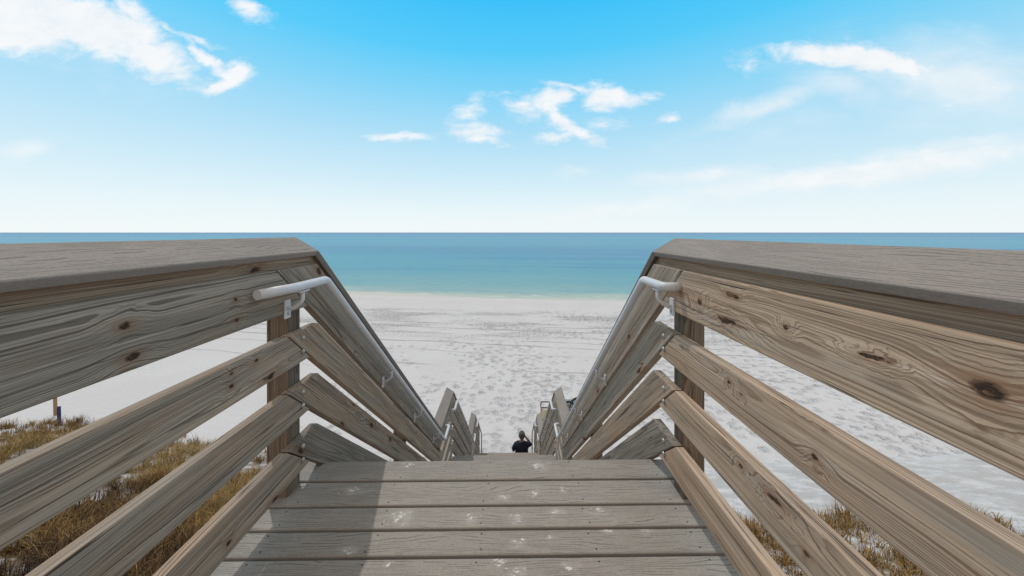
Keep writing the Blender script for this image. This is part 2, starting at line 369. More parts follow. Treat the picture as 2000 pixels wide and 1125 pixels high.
# stains on the deck boards, where the photograph has them
for px, py, rx, ry in ((690, 955, .11, .05), (780, 1008, .10, .07), (1045, 966, .05, .045), (985, 972, .06, .035), (1010, 1012, .07, .06),
                       (1085, 1000, .05, .03), (1170, 997, .075, .045), (1015, 1060, .07, .035), (1072, 1050, .05, .03), (1050, 910, .085, .06),
                       (685, 1073, .055, .035), (975, 1100, .06, .05), (1010, 1117, .06, .04), (800, 907, .08, .03), (1100, 958, .05, .03),
                       (1262, 1040, .05, .03), (1190, 1040, .05, .03), (1110, 1110, .06, .04), (760, 1100, .04, .04), (920, 1010, .06, .04)):
    sx, sy = px_deck(px, py); STAINS.append((sx, sy, rx, ry))

WOOD = wood_material()
DECKM = composite_material('composite_deck_board', True)
CAPM = composite_material('composite_cap_board', False)
PIPE = paint_material('white_painted_aluminium', (0.68, 0.685, 0.72), 0.42, 0.0, 0.05, 14.0)
STEEL = paint_material('galvanised_steel', (0.50, 0.49, 0.47), 0.42, 0.7, 0.25, 60.0)
SCREW = paint_material('dark_screw_head', (0.035, 0.03, 0.03), 0.6, 0.3)
SAND = sand_material()
SEAM = sea_material()
GRASS = grass_material()
NAVY = fabric_material('navy_cotton', (0.010, 0.013, 0.032))
KHAKI = fabric_material('khaki_cotton', (0.28, 0.23, 0.16))
SKIN = paint_material('skin', (0.42, 0.235, 0.17), 0.6, 0, 0.08)
HAIR = fabric_material('grey_hair', (0.115, 0.105, 0.10), 160)
ORANGE = paint_material('faded_orange_stake', (0.36, 0.20, 0.10), 0.7, 0, 0.25)
BLUE = paint_material('dark_blue_stake', (0.02, 0.028, 0.13), 0.6, 0, 0.2)
CREAM = fabric_material('cream_canvas', (0.66, 0.58, 0.40), 40)
BROWN = paint_material('brown_varnished_wood', (0.10, 0.052, 0.03), 0.5, 0, 0.25)
RUST = paint_material('rust_red_canvas', (0.24, 0.075, 0.035), 0.8, 0, 0.2)
RUBBER = paint_material('black_rubber', (0.018, 0.018, 0.02), 0.6, 0, 0.2)
GREYM = paint_material('grey_metal_frame', (0.32, 0.33, 0.34), 0.45, 0.5, 0.15)

# ------------------------------------------------------------------ object helpers
def thing(name, label, cat, loc=(0, 0, 0), group=None):
    o = bpy.data.objects.new(name, None); COL.objects.link(o)
    o.location = loc; o.empty_display_size = 0.2
    o['label'] = label; o['category'] = cat
    if group: o['group'] = group
    return o

def link(name, bm, mat, parent=None, world=None, color=None, smooth=False, label=None):
    """bm is in local space, world places it; the parent is an Empty without rotation or a part."""
    me = bpy.data.meshes.new(name); bmesh.ops.recalc_face_normals(bm, faces=bm.faces[:]); bm.to_mesh(me); bm.free()
    if smooth:
        for p in me.polygons: p.use_smooth = True
    me.materials.append(mat)
    o = bpy.data.objects.new(name, me); COL.objects.link(o)
    W = world if world is not None else Matrix.Identity(4)
    if parent is not None:
        o.parent = parent
        PW = world_of(parent)
        o.matrix_local = PW.inverted() @ W
    else:
        o.matrix_local = W
    if color: o.color = (*color, 1.0)
    if label: o['label'] = label
    return o

def world_of(o):
    m = Matrix.LocRotScale(o.location, o.rotation_euler, o.scale)
    return world_of(o.parent) @ m if o.parent else m

def frame(origin, xdir, zhint=(0, 0, 1)):
    x = Vector(xdir).normalized(); z = Vector(zhint); z = (z - x * z.dot(x)).normalized(); y = z.cross(x)
    m = Matrix.Identity(4)
    for i, v in enumerate((x, y, z)):
        m[0][i], m[1][i], m[2][i] = v
    m.translation = Vector(origin)
    return m

def loft(name, ringA, ringB, W, mat, parent, color=None, bev=0.004, seg=2, label=None):
    """solid between two equal rings of world points, stored in the board space W"""
    inv = W.inverted()
    bm = bmesh.new()
    A = [bm.verts.new(inv @ Vector(p)) for p in ringA]; B = [bm.verts.new(inv @ Vector(p)) for p in ringB]
    n = len(A)
    bm.faces.new(A); bm.faces.new(B[::-1])
    for i in range(n):
        bm.faces.new((A[i], B[i], B[(i + 1) % n], A[(i + 1) % n]))
    bmesh.ops.recalc_face_normals(bm, faces=bm.faces[:])
    if bev: bmesh.ops.bevel(bm, geom=bm.edges[:], offset=bev, segments=seg, profile=0.6, affect='EDGES', clamp_overlap=True)
    return link(name, bm, mat, parent, W, color, label=label)

def plank_yz(name, poly, x0, x1, slope, parent, color, mat=None, bev=0.005):
    """board whose outline lies in the YZ plane (poly of (y, z)), thick from x0 to x1; slope = drop per metre"""
    d = Vector((0, 1, -slope)).normalized()
    W = frame((0.5 * (x0 + x1), poly[0][0], min(p[1] for p in poly[:2])), d)
    return loft(name, [(x0, y, z) for y, z in poly], [(x1, y, z) for y, z in poly], W, mat or WOOD, parent, color, bev)

def box_bm(bm, c, s, bev=0.0):
    r = bmesh.ops.create_cube(bm, size=1.0, matrix=Matrix.Translation(c) @ Matrix.Diagonal((*s, 1)))
    if bev:
        es = list({e for v in r['verts'] for e in v.link_edges})
        bmesh.ops.bevel(bm, geom=es, offset=bev, segments=2, profile=0.6, affect='EDGES')

def fillet(pts, rads, n=7):
    out = [Vector(pts[0])]
    for i in range(1, len(pts) - 1):
        a, p, b = Vector(pts[i - 1]), Vector(pts[i]), Vector(pts[i + 1])
        u, v = (a - p).normalized(), (b - p).normalized()
        ang = u.angle(v); t = rads[i - 1] / math.tan(ang / 2)
        t = min(t, 0.48 * (a - p).length, 0.48 * (b - p).length)
        s, e = p + u * t, p + v * t
        for k in range(n + 1):
            f = k / n
            out.append((1 - f) ** 2 * s + 2 * f * (1 - f) * p + f * f * e)
    out.append(Vector(pts[-1]))
    return out

def tube_bm(bm, path, rad, seg=16, caps=True):
    path = [Vector(p) for p in path]
    rads = rad if isinstance(rad, (list, tuple)) else [rad] * len(path)
    t0 = (path[1] - path[0]).normalized()
    ref = Vector((0, 0, 1)) if abs(t0.z) < 0.9 else Vector((1, 0, 0))
    u = t0.cross(ref).normalized(); rings = []
    for i, p in enumerate(path):
        if i == 0: t = t0
        elif i == len(path) - 1: t = (path[-1] - path[-2]).normalized()
        else: t = ((path[i + 1] - p).normalized() + (p - path[i - 1]).normalized()).normalized()
        u = (u - t * u.dot(t)).normalized(); v = t.cross(u)
        rings.append([bm.verts.new(p + (u * math.cos(2 * math.pi * k / seg) + v * math.sin(2 * math.pi * k / seg)) * rads[i]) for k in range(seg)])
    for a, b in zip(rings, rings[1:]):
        for k in range(seg):
            f = bm.faces.new((a[k], a[(k + 1) % seg], b[(k + 1) % seg], b[k])); f.smooth = True
    if caps:
        bm.faces.new(rings[0][::-1]); bm.faces.new(rings[-1])

def dome_bm(bm, c, axis, r, h, n=12):
    axis = Vector(axis).normalized(); ref = Vector((0, 0, 1)) if abs(axis.z) < 0.9 else Vector((1, 0, 0))
    u = axis.cross(ref).normalized(); v = axis.cross(u); rings = []
    for j in range(4):
        a = j / 4 * math.pi / 2
        rings.append([bm.verts.new(Vector(c) + axis * (h * math.sin(a)) + (u * math.cos(2 * math.pi * k / n) + v * math.sin(2 * math.pi * k / n)) * r * math.cos(a)) for k in range(n)])
    top = bm.verts.new(Vector(c) + axis * h)
    for a, b in zip(rings, rings[1:]):
        for k in range(n): bm.faces.new((a[k], a[(k + 1) % n], b[(k + 1) % n], b[k]))
    for k in range(n): bm.faces.new((rings[-1][k], rings[-1][(k + 1) % n], top))
    bm.faces.new(rings[0][::-1])

# ------------------------------------------------------------------ terrain
def toe_y(x):
    return 10.9 + 0.19 * max(0.0, -x - 3.0) if x < 0 else 10.9 + 0.05 * max(0.0, x - 3.0)

def ground_c(x, y):
    """depth of the sand below the eye"""
    ty = toe_y(max(-18.0, x))
    top, foot = 3.05, 7.58
    if y > ty:
        c = foot + 0.0352 * (y - ty + 0.137 * x * max(0.0, min(1.0, (y - 16.0) / 24.0)))
    else:
        f = max(0.0, min(1.0, (y - 1.2) / (ty - 1.2)))
        c = top + (foot - top) * f
        k = min(1.0, (ty - y) / 1.5)
        c -= k * 0.10 * mnoise.noise(Vector((x * 0.9, y * 0.9, 2.0))) + k * 0.10 * mnoise.noise(Vector((x * 0.35, y * 0.35, 5.0)))
    if y < 1.2: c -= 0.02 * (1.2 - y)
    c = min(c, 9.6)
    if y > ty + 2:                                  # low swells of blown sand
        c -= 0.05 * mnoise.noise(Vector((x * 0.22, y * 0.3, 9.0)))
        c -= 0.18 * math.exp(-((y + 0.137 * x - 42.5) / 1.6) ** 2)
    return c

def ground_z(x, y): return H - ground_c(x, y)

def grid_mesh(name, xs, ys, zf, mat):
    nx, ny = len(xs), len(ys)
    v = [(x, y, zf(x, y)) for y in ys for x in xs]
    f = [(j * nx + i, j * nx + i + 1, (j + 1) * nx + i + 1, (j + 1) * nx + i) for j in range(ny - 1) for i in range(nx - 1)]
    me = bpy.data.meshes.new(name); me.from_pydata(v, [], f)
    for p in me.polygons: p.use_smooth = True
    me.materials.append(mat)
    o = bpy.data.objects.new(name, me); COL.objects.link(o); o['kind'] = 'structure'
    return o

xs = sorted(set([round(v, 3) for v in np.concatenate([np.linspace(-400, -60, 12), np.linspace(-60, -20, 20), np.linspace(-20, 20, 134), np.linspace(20, 60, 20), np.linspace(60, 400, 12)])]))
ys = sorted(set([round(v, 3) for v in np.concatenate([np.linspace(-40, -3, 8), np.linspace(-3, 16, 76), np.linspace(16, 70, 80), np.linspace(70, 120, 4)])]))
grid_mesh('sand', xs, ys, ground_z, SAND)
WZ = H - 8.80
fx = [-60000, -20000, -6000, -2000, -600, -200, -80, 0, 80, 200, 600, 2000, 6000, 20000, 60000]
fy = [38, 60, 120, 300, 900, 3000, 9000, 25000, 80000]
grid_mesh('sea', fx, fy, lambda x, y: WZ, SEAM)

# ------------------------------------------------------------------ railings
XL, XR = -0.946, 0.752              # inner faces of the posts on the left and on the right
RAILS = ((0.150, 0.184), (0.431, 0.140), (0.670, 0.140), (0.909, 0.140))     # top below the eye, height of board
SECT = [                            # offset forward, offset down of each level stretch, and the drop of its flight
    (0.0, 0.0, 2.58), (4.09, -2.58, 2.46), (7.96, -5.04, None)]
YP0 = 1.635
END_Y = 11.02

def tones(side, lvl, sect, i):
    """warmth, brightness of each rail, set by side and stretch"""
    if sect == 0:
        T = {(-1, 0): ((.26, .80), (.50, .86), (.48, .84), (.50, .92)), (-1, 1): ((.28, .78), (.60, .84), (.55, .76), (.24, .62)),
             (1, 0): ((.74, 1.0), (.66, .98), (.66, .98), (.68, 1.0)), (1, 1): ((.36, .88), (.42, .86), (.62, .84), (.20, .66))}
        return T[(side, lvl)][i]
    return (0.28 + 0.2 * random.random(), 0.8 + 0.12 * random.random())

def rail_bracket(parent, side, xf, xp, y, zp, slope):
    """plate on the rail face and a curved arm under the pipe at (xp, y, zp)"""
    s = -side
    bm = bmesh.new()
    box_bm(bm, (xf + s * 0.004, y, zp - 0.095), (0.008, 0.034, 0.075), 0.003)
    p = [(xf + s * 0.004, y, zp - 0.092), (xf + s * 0.030, y, zp - 0.090), (xp, y, zp - 0.062), (xp, y, zp - 0.016)]
    tube_bm(bm, fillet(p, (0.02, 0.025), 5), 0.0085, 10)
    box_bm(bm, (xp, y, zp - 0.021), (0.024, 0.062, 0.006), 0.002)
    o = link('bracket', bm, PIPE, parent)
    bb = bmesh.new(); dome_bm(bb, (xf + s * 0.008, y, zp - 0.113), (s, 0, 0), 0.008, 0.005)
    link('bolt', bb, STEEL, o, smooth=True)

# knots of the near rails: distance forward, depth below the eye, radius
KNOTS = {(-1, 0): ((.822, .220, .013), (.836, .302, .015), (1.149, .225, .009), (1.155, .293, .010)),
         (-1, 1): ((1.242, .463, .009), (1.132, .464, .007), (1.132, .506, .010)),
         (-1, 2): ((.74, .79, .009),),
         (-1, 3): ((1.122, 1.009, .011),),
         (1, 0): ((.491, .231, .020), (.86, .242, .008), (1.255, .258, .014)),
         (1, 1): ((1.086, .481, .009), (1.026, .494, .006), (.775, .518, .009)),
         (1, 2): ((1.03, .711, .008), (.80, .76, .009))}
RLAB = {(-1, 0): 'weathered grey wooden railing on the left of the upper deck and top flight',
        (1, 0): 'tan wooden railing with sunlit rails on the right of the upper deck and top flight',
        (-1, 1): 'left wooden railing of the first landing down, taupe cap board on top',
        (1, 1): 'right wooden railing of the first landing down, taupe cap board on top',
        (-1, 2): 'left wooden railing of the lower landing, farthest down the stairs',
        (1, 2): 'right wooden railing of the lower landing, beside the person in navy'}
HLAB = {(-1, 0): 'long white pipe handrail on the left railing beside the deck edge',
        (1, 0): 'long white pipe handrail on the right railing, its end turned into the wood',
        (-1, 1): 'white pipe handrail on the left railing of the first landing down',
        (1, 1): 'white pipe handrail on the right railing of the first landing down',
        (-1, 2): 'short white pipe handrail at the far left foot of the stairs',
        (1, 2): 'short white pipe handrail on the right at the foot of the stairs, beside the person'}

def level_start(k, w, zt):
    """where the level rails of landing k begin: mitred with the flight above"""
    oy, oz, dz = SECT[k - 1]
    return YP0 + oy + dz / M

for side in (-1, 1):
    XP = XL if side < 0 else XR
    s = -side                                   # inward direction
    dyy = 0.0 if side < 0 else 0.03
    dzz = 0.0 if side < 0 else -0.006
    xi = XP + s * 0.038                         # inner face of the rails
    for k, (oy, oz, drop) in enumerate(SECT):
        yp = YP0 + oy + (dyy if k == 0 else dyy * 0.3)
        zoff = oz + dzz
        y_start = -1.2 if k == 0 else level_start(k, 0, 0) + dyy * 0.6
        T = thing('wooden_railing', RLAB[(side, k)], 'railing', (XP, yp, oz), 'wooden railings of the beach stairs')
        y_bot = (yp + drop / M) if drop else END_Y
        for i, (ct, w) in enumerate(RAILS):
            zt = H - ct + zoff
            yj = yp - w / SN
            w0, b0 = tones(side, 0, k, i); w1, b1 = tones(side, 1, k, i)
            if k == 0: a = [(y_start, zt - w), (y_start, zt)]
            else: a = [(y_start - w * TN2 + 0.003, zt - w), (y_start + 0.003, zt)]
            poly = a + [(yj - 0.002, zt), (yj + w / M - 0.002, zt - w)]
            sd = random.random() if k else {(-1): (.13, .47, .81, .29), (1): (.63, .38, .93, .55)}[side][i]
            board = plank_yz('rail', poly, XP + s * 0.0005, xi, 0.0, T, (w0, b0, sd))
            if k == 0:
                for key, (ky, kc, kr) in zip(('knot_a', 'knot_b', 'knot_c', 'knot_d'), KNOTS.get((side, i), ())):
                    board[key] = (ky - y_start, (H - kc) - (zt - w), kr)
            ztb = zt - (drop if drop else (END_Y - yp) * M)
            zb = lambda y: zt - (y - yp) * M                      # top edge of the sloping rail
            if drop: endp = [(y_bot, zb(y_bot)), (y_bot - w * TN2, zb(y_bot) - w)]
            else: endp = [(END_Y, zb(END_Y)), (END_Y, zt - (END_Y - yj) * M)]
            poly = [(yj + 0.002, zt + 0.001), (yp + 0.002, zt + 0.001)] + endp
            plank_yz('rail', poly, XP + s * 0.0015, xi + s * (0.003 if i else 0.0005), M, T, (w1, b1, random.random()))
            if i:                                                 # carriage bolts where the two rails meet on the post
                for zz_ in (0.034, 0.094):
                    yb = yp - 0.118
                    bm = bmesh.new(); dome_bm(bm, (xi + s * 0.0025, yb, zt - zz_), (s, 0, 0), 0.0110, 0.008)
                    link('bolt', bm, STEEL, T, smooth=True)
        # nailer under the cap board
        zc = H - 0.103 + zoff
        plank_yz('nailer', [(y_start + (0.01 if k else 0), zc - 0.0492), (y_start + (0.01 if k else 0), zc), (yp + 0.012, zc), (yp + 0.012 - 0.0492 * TN2, zc - 0.0492)], XP - s * 0.02, xi - s * 0.028, 0, T, (.9, .72, random.random()), bev=0.002)
        ye = y_bot if drop else END_Y
        zsl = lambda y, z0: z0 - (y - (yp + 0.012)) * M
        plank_yz('nailer', [(yp + 0.014, zc), (ye, zsl(ye, zc)), (ye, zsl(ye, zc) - 0.055), (yp + 0.014 - 0.0492 * TN2, zc - 0.0492)], XP - s * 0.02, xi - s * 0.028, M, T, (.75, .55, random.random()), bev=0.002)
        # cap boards, tilted inwards
        TI = R(28); tk = 0.026; wd = 0.142
        x_in, z_in = xi + s * 0.006, H - 0.088 + zoff
        n = Vector((s * math.sin(TI), 0, math.cos(TI))); o_ = Vector((-s * math.cos(TI), 0, math.sin(TI)))
        prof = [Vector((x_in, 0, z_in)), Vector((x_in, 0, z_in)) + o_ * wd]
        prof = prof + [prof[1] - n * tk, prof[0] - n * tk]
        yc = yp + 0.005
        cut = lambda p, e: Vector((p.x, yc + (p.z - z_in) * TN2 + e, p.z))
        def slope_pt(p, y):
            c0 = cut(p, 0.0); return Vector((p.x, y, c0.z - (y - c0.y) * M))
        def bot(p):
            if not drop: return slope_pt(p, END_Y + 0.06)
            # concave mitre against the next level cap
            zl = p.z - drop; c0 = cut(p, 0.0); y = c0.y + drop / M
            return Vector((p.x, y - 0.0005, zl))
        if k == 0: A = [Vector((p.x, y_start, p.z)) for p in prof]
        else:
            oy0, oz0, d0 = SECT[k - 1]; ypp = YP0 + oy0 + (dyy if k == 1 else dyy * 0.3)
            A = [Vector((p.x, ypp + 0.005 + (p.z - z_in) * TN2 + d0 / M + 0.002, p.z)) for p in prof]
        B = [cut(p, -0.001) for p in prof]
        W = frame(prof[0] + Vector((0, yc, 0)), (0, 1, 0), n)
        loft('cap_rail', A, B, W, CAPM, T, (0, .91, random.random()), 0.0055, 3)
        A2 = [cut(p, 0.001) for p in prof]; B2 = [bot(p) for p in prof]
        dsl = (B2[0] - A2[0]).normalized()
        nn = n - dsl * n.dot(dsl)
        W = frame(A2[0], dsl, nn)
        loft('cap_rail', A2, B2, W, CAPM, T, (0, .72, random.random()), 0.0055, 3)
        # posts
        yf = 1.476 if side < 0 else 1.446
        posts = [yf + oy, yf + oy + (1.62 if drop else 1.2)]
        if k == 0: posts += [-0.62]
        else: posts += [y_start + 0.02]
        for j, py in enumerate(posts):
            x0, x1 = XP - s * 0.089, XP
            yce = py + 0.0445
            top = H - 0.135 + zoff if yce < yp else H - 0.185 + zoff - (yce - yp) * M
            gz = ground_z(XP, yce) - 0.25
            W = frame((0.5 * (x0 + x1), yce, gz), (0, 0, 1), (0, 1, 0))
            ring = [(x0, py), (x1, py), (x1, py + 0.089), (x0, py + 0.089)]
            tops = [top, top, top - (0.07 if yce > yp else 0), top - (0.07 if yce > yp else 0)]
            loft('post', [(a_, b_, gz) for a_, b_ in ring], [(a_, b_, tt) for (a_, b_), tt in zip(ring, tops)], W, WOOD, T, (.62, .40, random.random()), 0.004)
        # ---- white pipe handrail
        HT = thing('handrail', HLAB[(side, k)], 'handrail', (xi + s * 0.065, yp, oz), 'white pipe handrails of the stairs')
        xp = xi + s * 0.066; zp = H - 0.219 + zoff
        ya = (yp - 0.43 if side < 0 else yp - 0.26) if k == 0 else yp - 0.33
        yb = yp - 0.045
        if k == 0 and side < 0: start = [(xi + s * 0.030, ya, zp), (xp, ya + 0.16, zp)]
        else: start = [(xi + s * 0.001, ya, zp), (xp, ya, zp)]
        ylow = (yp + drop / M - 0.09) if drop else END_Y - 0.1
        zlow = zp - (ylow - yb) * M
        if drop: tail = [(xp, ylow + 0.33, zlow), (xi + s * 0.001, ylow + 0.33, zlow)]
        else: tail = [(xp, ylow + 0.03, zlow - 0.9)]
        pts = start + [(xp, yb, zp), (xp, ylow, zlow)] + tail
        rads = [0.045 if not (k == 0 and side < 0) else 0.3, 0.06, 0.06] + ([0.04] if drop else [])
        bm = bmesh.new(); tube_bm(bm, fillet(pts, rads), 0.0185, 20)
        link('pipe', bm, PIPE, HT)
        rail_bracket(HT, side, xi, xp, yp - 0.225 if side < 0 else yp - 0.20, zp, 0)
        nb = 3 if drop else 1
        L = ylow - yb
        for q in range(nb):
            yq = yb + L * (0.30 + 0.28 * q) if drop else yb + L * 0.5
            rail_bracket(HT, side, xi + s * 0.001, xp, yq, zp - (yq - yb) * M - 0.004, M)

        if side > 0:                              # the right-hand railing stands a little splayed
            for q_ in (T, HT):
                q_.rotation_euler.z = (-0.009, -0.018, -0.018)[k]
                q_.location.x += (0.0, 0.066, 0.105)[k]

# ------------------------------------------------------------------ deck, landings and flights
def deck_boards(T, ys_edges, x0, x1, z, seed=None, screws=True, mat=DECKM):
    cols = (-0.893, -0.50, -0.098, 0.31, 0.70)
    for j in range(len(ys_edges) - 1):
        ya, yb = ys_edges[j + 1], ys_edges[j]             # ya nearer the camera
        g = 0.0058
        r = 0.0
        ring = lambda x: [(x, ya + g, z - 0.025), (x, yb - g, z - 0.025), (x, yb - g, z), (x, ya + g, z)]
        W = frame((0, 0.5 * (ya + yb), z - 0.0125), (1, 0, 0))
        b = loft('deck_board', ring(x0 + random.uniform(-.004, .004)), ring(x1 + random.uniform(-.004, .004)), W, mat, T, (0, 0.97 + 0.08 * random.random(), random.random()), 0.007, 3)
        if screws:
            for cx in cols:
                for yy_ in (ya + 0.024, yb - 0.024):
                    bm = bmesh.new(); dome_bm(bm, (cx + random.uniform(-.012, .012), yy_ + random.uniform(-.003, .003), z - 0.0002), (0, 0, 1), 0.0036, 0.0008, 8)
                    link('screw', bm, SCREW, b, smooth=True)

D = thing('wooden_deck', 'grey composite plank deck at the head of the beach stairs, spotted with white droppings', 'deck', (0, 1.7, 0))
edges = [1.713, 1.570, 1.425, 1.312, 1.201, 1.088]
while edges[-1] > -1.1: edges.append(edges[-1] - 0.1385)
deck_boards(D, edges[:8], -1.042, 0.848, 0.0)
deck_boards(D, edges[7:], -1.042, 0.848, 0.0, screws=False)
for jx in (-0.893, -0.50, -0.098, 0.31, 0.70):
    plank_yz('joist', [(-1.2, -0.215), (-1.2, -0.0255), (1.64, -0.0255), (1.64, -0.215)], jx - 0.019, jx + 0.019, 0, D, (.5, .6, random.random()), bev=0.003)
W = frame((0, 1.66, -0.12), (1, 0, 0))
loft('rim_joist', [(-1.04, 1.642, -.215), (-1.04, 1.68, -.215), (-1.04, 1.68, -.0255), (-1.04, 1.642, -.0255)], [(.846, 1.642, -.215), (.846, 1.68, -.215), (.846, 1.68, -.0255), (.846, 1.642, -.0255)], W, WOOD, D, (.4, .7, .3), 0.003)

LLAB = {1: 'first plank landing below the deck, only its far edge showing over the steps', 2: 'second plank landing lower on the stairs, hidden behind the deck edge'}
for k in (1, 2):
    oy, oz, _ = SECT[k]
    L = thing('stair_landing', LLAB[k], 'landing', (0, 1.7 + oy, oz), 'landings of the beach stairs')
    ys0 = YP0 + SECT[k - 1][0] + SECT[k - 1][2] / M + 0.06
    e = [1.600 + oy]
    while e[-1] - 0.14 > ys0 - 0.05: e.append(e[-1] - 0.143)
    deck_boards(L, e, -1.042, 0.94, oz, screws=False, mat=CAPM if k == 2 else DECKM)
    for jx in (-0.893, -0.098, 0.70):
        plank_yz('joist', [(e[-1], oz - .165), (e[-1], oz - .0255), (e[0] - .06, oz - .0255), (e[0] - .06, oz - .165)], jx - .019, jx + .019, 0, L, (.5, .6, random.random()), bev=0.003)

FLAB = {0: 'steep top flight of plank steps dropping from the deck to the first landing', 1: 'middle flight of plank steps between the two landings',
        2: 'bottom flight of plank steps ending on the white sand, where the person sits'}
for k, (oy, oz, drop) in enumerate(SECT):
    F = thing('stair_flight', FLAB[k], 'stairs', (0, 1.7 + oy, oz), 'flights of the beach stairs')
    nr = 13 if k == 0 else 12 if k == 1 else 7
    rise = drop / nr if drop else 0.2
    run = rise / M
    n0 = (1.713 if k == 0 else 1.690) + oy
    for q in range(1, nr):
        z = oz - rise * q; yb = n0 + run * q
        ring = lambda x: [(x, yb - run - 0.022, z - .026), (x, yb, z - .026), (x, yb, z), (x, yb - run - 0.022, z)]
        loft('tread', ring(-0.93), ring(0.80), frame((0, yb - run / 2, z - .013), (1, 0, 0)), CAPM, F, (0, 1.0, random.random()), 0.005, 2)
    for sx in (-0.90, -0.10, 0.70):
        y1, z1 = n0 + run * (nr - 0.4), oz - rise * (nr - 0.4)
        poly = [(n0 + 0.0, oz - 0.245), (n0 + 0.002 + run, oz - 0.03 - rise), (y1, z1 - 0.03), (y1, z1 - 0.28)]
        poly[1] = (n0 + 0.03, oz - 0.06 - rise)
        plank_yz('stringer', [(poly[0][0], oz - 0.52), poly[1], (y1, z1 - 0.08), (y1, z1 - 0.34)], sx - .019, sx + .019, M, F, (.5, .65, random.random()), bev=0.003)

# ------------------------------------------------------------------ person sitting on the bottom flight
def skin_mesh(name, chains, root=0, sub=2):
    """chains: list of lists of (point, radius); equal points are merged. Returns an evaluated mesh."""
    me = bpy.data.meshes.new(name + '_cage'); idx = {}; vs = []; rs = []; es = []
    for ch in chains:
        prev = None
        for p, r in ch:
            key = tuple(round(c, 4) for c in p)
            if key not in idx: idx[key] = len(vs); vs.append(p); rs.append(r)
            i = idx[key]
            if prev is not None: es.append((prev, i))
            prev = i
    me.from_pydata(vs, es, []); o = bpy.data.objects.new(name + '_cage', me); COL.objects.link(o)
    md = o.modifiers.new('skin', 'SKIN'); md.use_smooth_shade = True
    o.modifiers.new('sub', 'SUBSURF').levels = sub
    for i, sv in enumerate(me.skin_vertices[0].data):
        r = rs[i]; sv.radius = (r, r) if not isinstance(r, tuple) else r
        sv.use_root = (i == root)
    dg = bpy.context.evaluated_depsgraph_get(); dg.update()
    res = bpy.data.meshes.new_from_object(o.evaluated_get(dg))
    bpy.data.objects.remove(o)
    for p in res.polygons: p.use_smooth = True
    return res

def mesh_obj(name, me, mat, parent):
    me.materials.clear(); me.materials.append(mat); me.name = name
    o = bpy.data.objects.new(name, me); COL.objects.link(o); o.parent = parent
    return o

PX, PY = 0.435, 10.70
SEAT = -5.04 - 0.2 * 5
P = thing('person', 'grey-haired person in navy shirt sitting on the lower steps, hand to the face', 'person', (PX, PY, SEAT))
pel = (0, 0, 0.12)
neck = (0.0, 0.035, 0.60)
headc = (0.005, 0.055, 0.755)
shL, shR = (-0.19, 0.01, 0.52), (0.19, 0.01, 0.52)
elL, elR = (-0.265, 0.10, 0.27), (0.285, 0.20, 0.42)
wrL, wrR = (-0.20, 0.33, 0.22), (0.125, 0.185, 0.655)
kneeL, kneeR = (-0.13, 0.46, 0.16), (0.15, 0.46, 0.16)
ankL, ankR = (-0.12, 0.50, -0.27), (0.14, 0.50, -0.27)
body = skin_mesh('body', [
    [(pel, (0.14, 0.10)), ((0, 0.0, 0.27), (0.12, 0.085)), ((0, 0.01, 0.42), (0.13, 0.08)), ((0, 0.018, 0.525), (0.09, 0.06)), (neck, 0.055), ((0.003, 0.042, 0.66), 0.056), ((0.005, 0.05, 0.735), (0.080, 0.090)), ((0.005, 0.055, 0.81), (0.086, 0.10)), ((0.005, 0.05, 0.88), (0.055, 0.065))],
    [((0, 0.018, 0.525), (0.09, 0.06)), (shL, 0.055), ((-0.245, 0.05, 0.40), 0.052), (elL, 0.043), ((-0.24, 0.22, 0.24), 0.040), (wrL, 0.028), ((-0.18, 0.40, 0.205), 0.033)],
    [((0, 0.018, 0.525), (0.09, 0.06)), (shR, 0.055), ((0.255, 0.09, 0.47), 0.052), (elR, 0.043), ((0.21, 0.20, 0.545), 0.038), (wrR, 0.027), ((0.102, 0.175, 0.705), 0.031)],
    [(pel, (0.14, 0.10)), ((-0.095, 0.06, 0.085), 0.10), ((-0.12, 0.26, 0.125), 0.083), (kneeL, 0.060), ((-0.128, 0.465, -0.02), 0.057), (ankL, 0.038), ((-0.12, 0.59, -0.365), 0.036)],
    [(pel, (0.14, 0.10)), ((0.10, 0.06, 0.085), 0.10), ((0.13, 0.26, 0.125), 0.083), (kneeR, 0.060), ((0.148, 0.465, -0.02), 0.057), (ankR, 0.038), ((0.14, 0.59, -0.365), 0.036)],
])
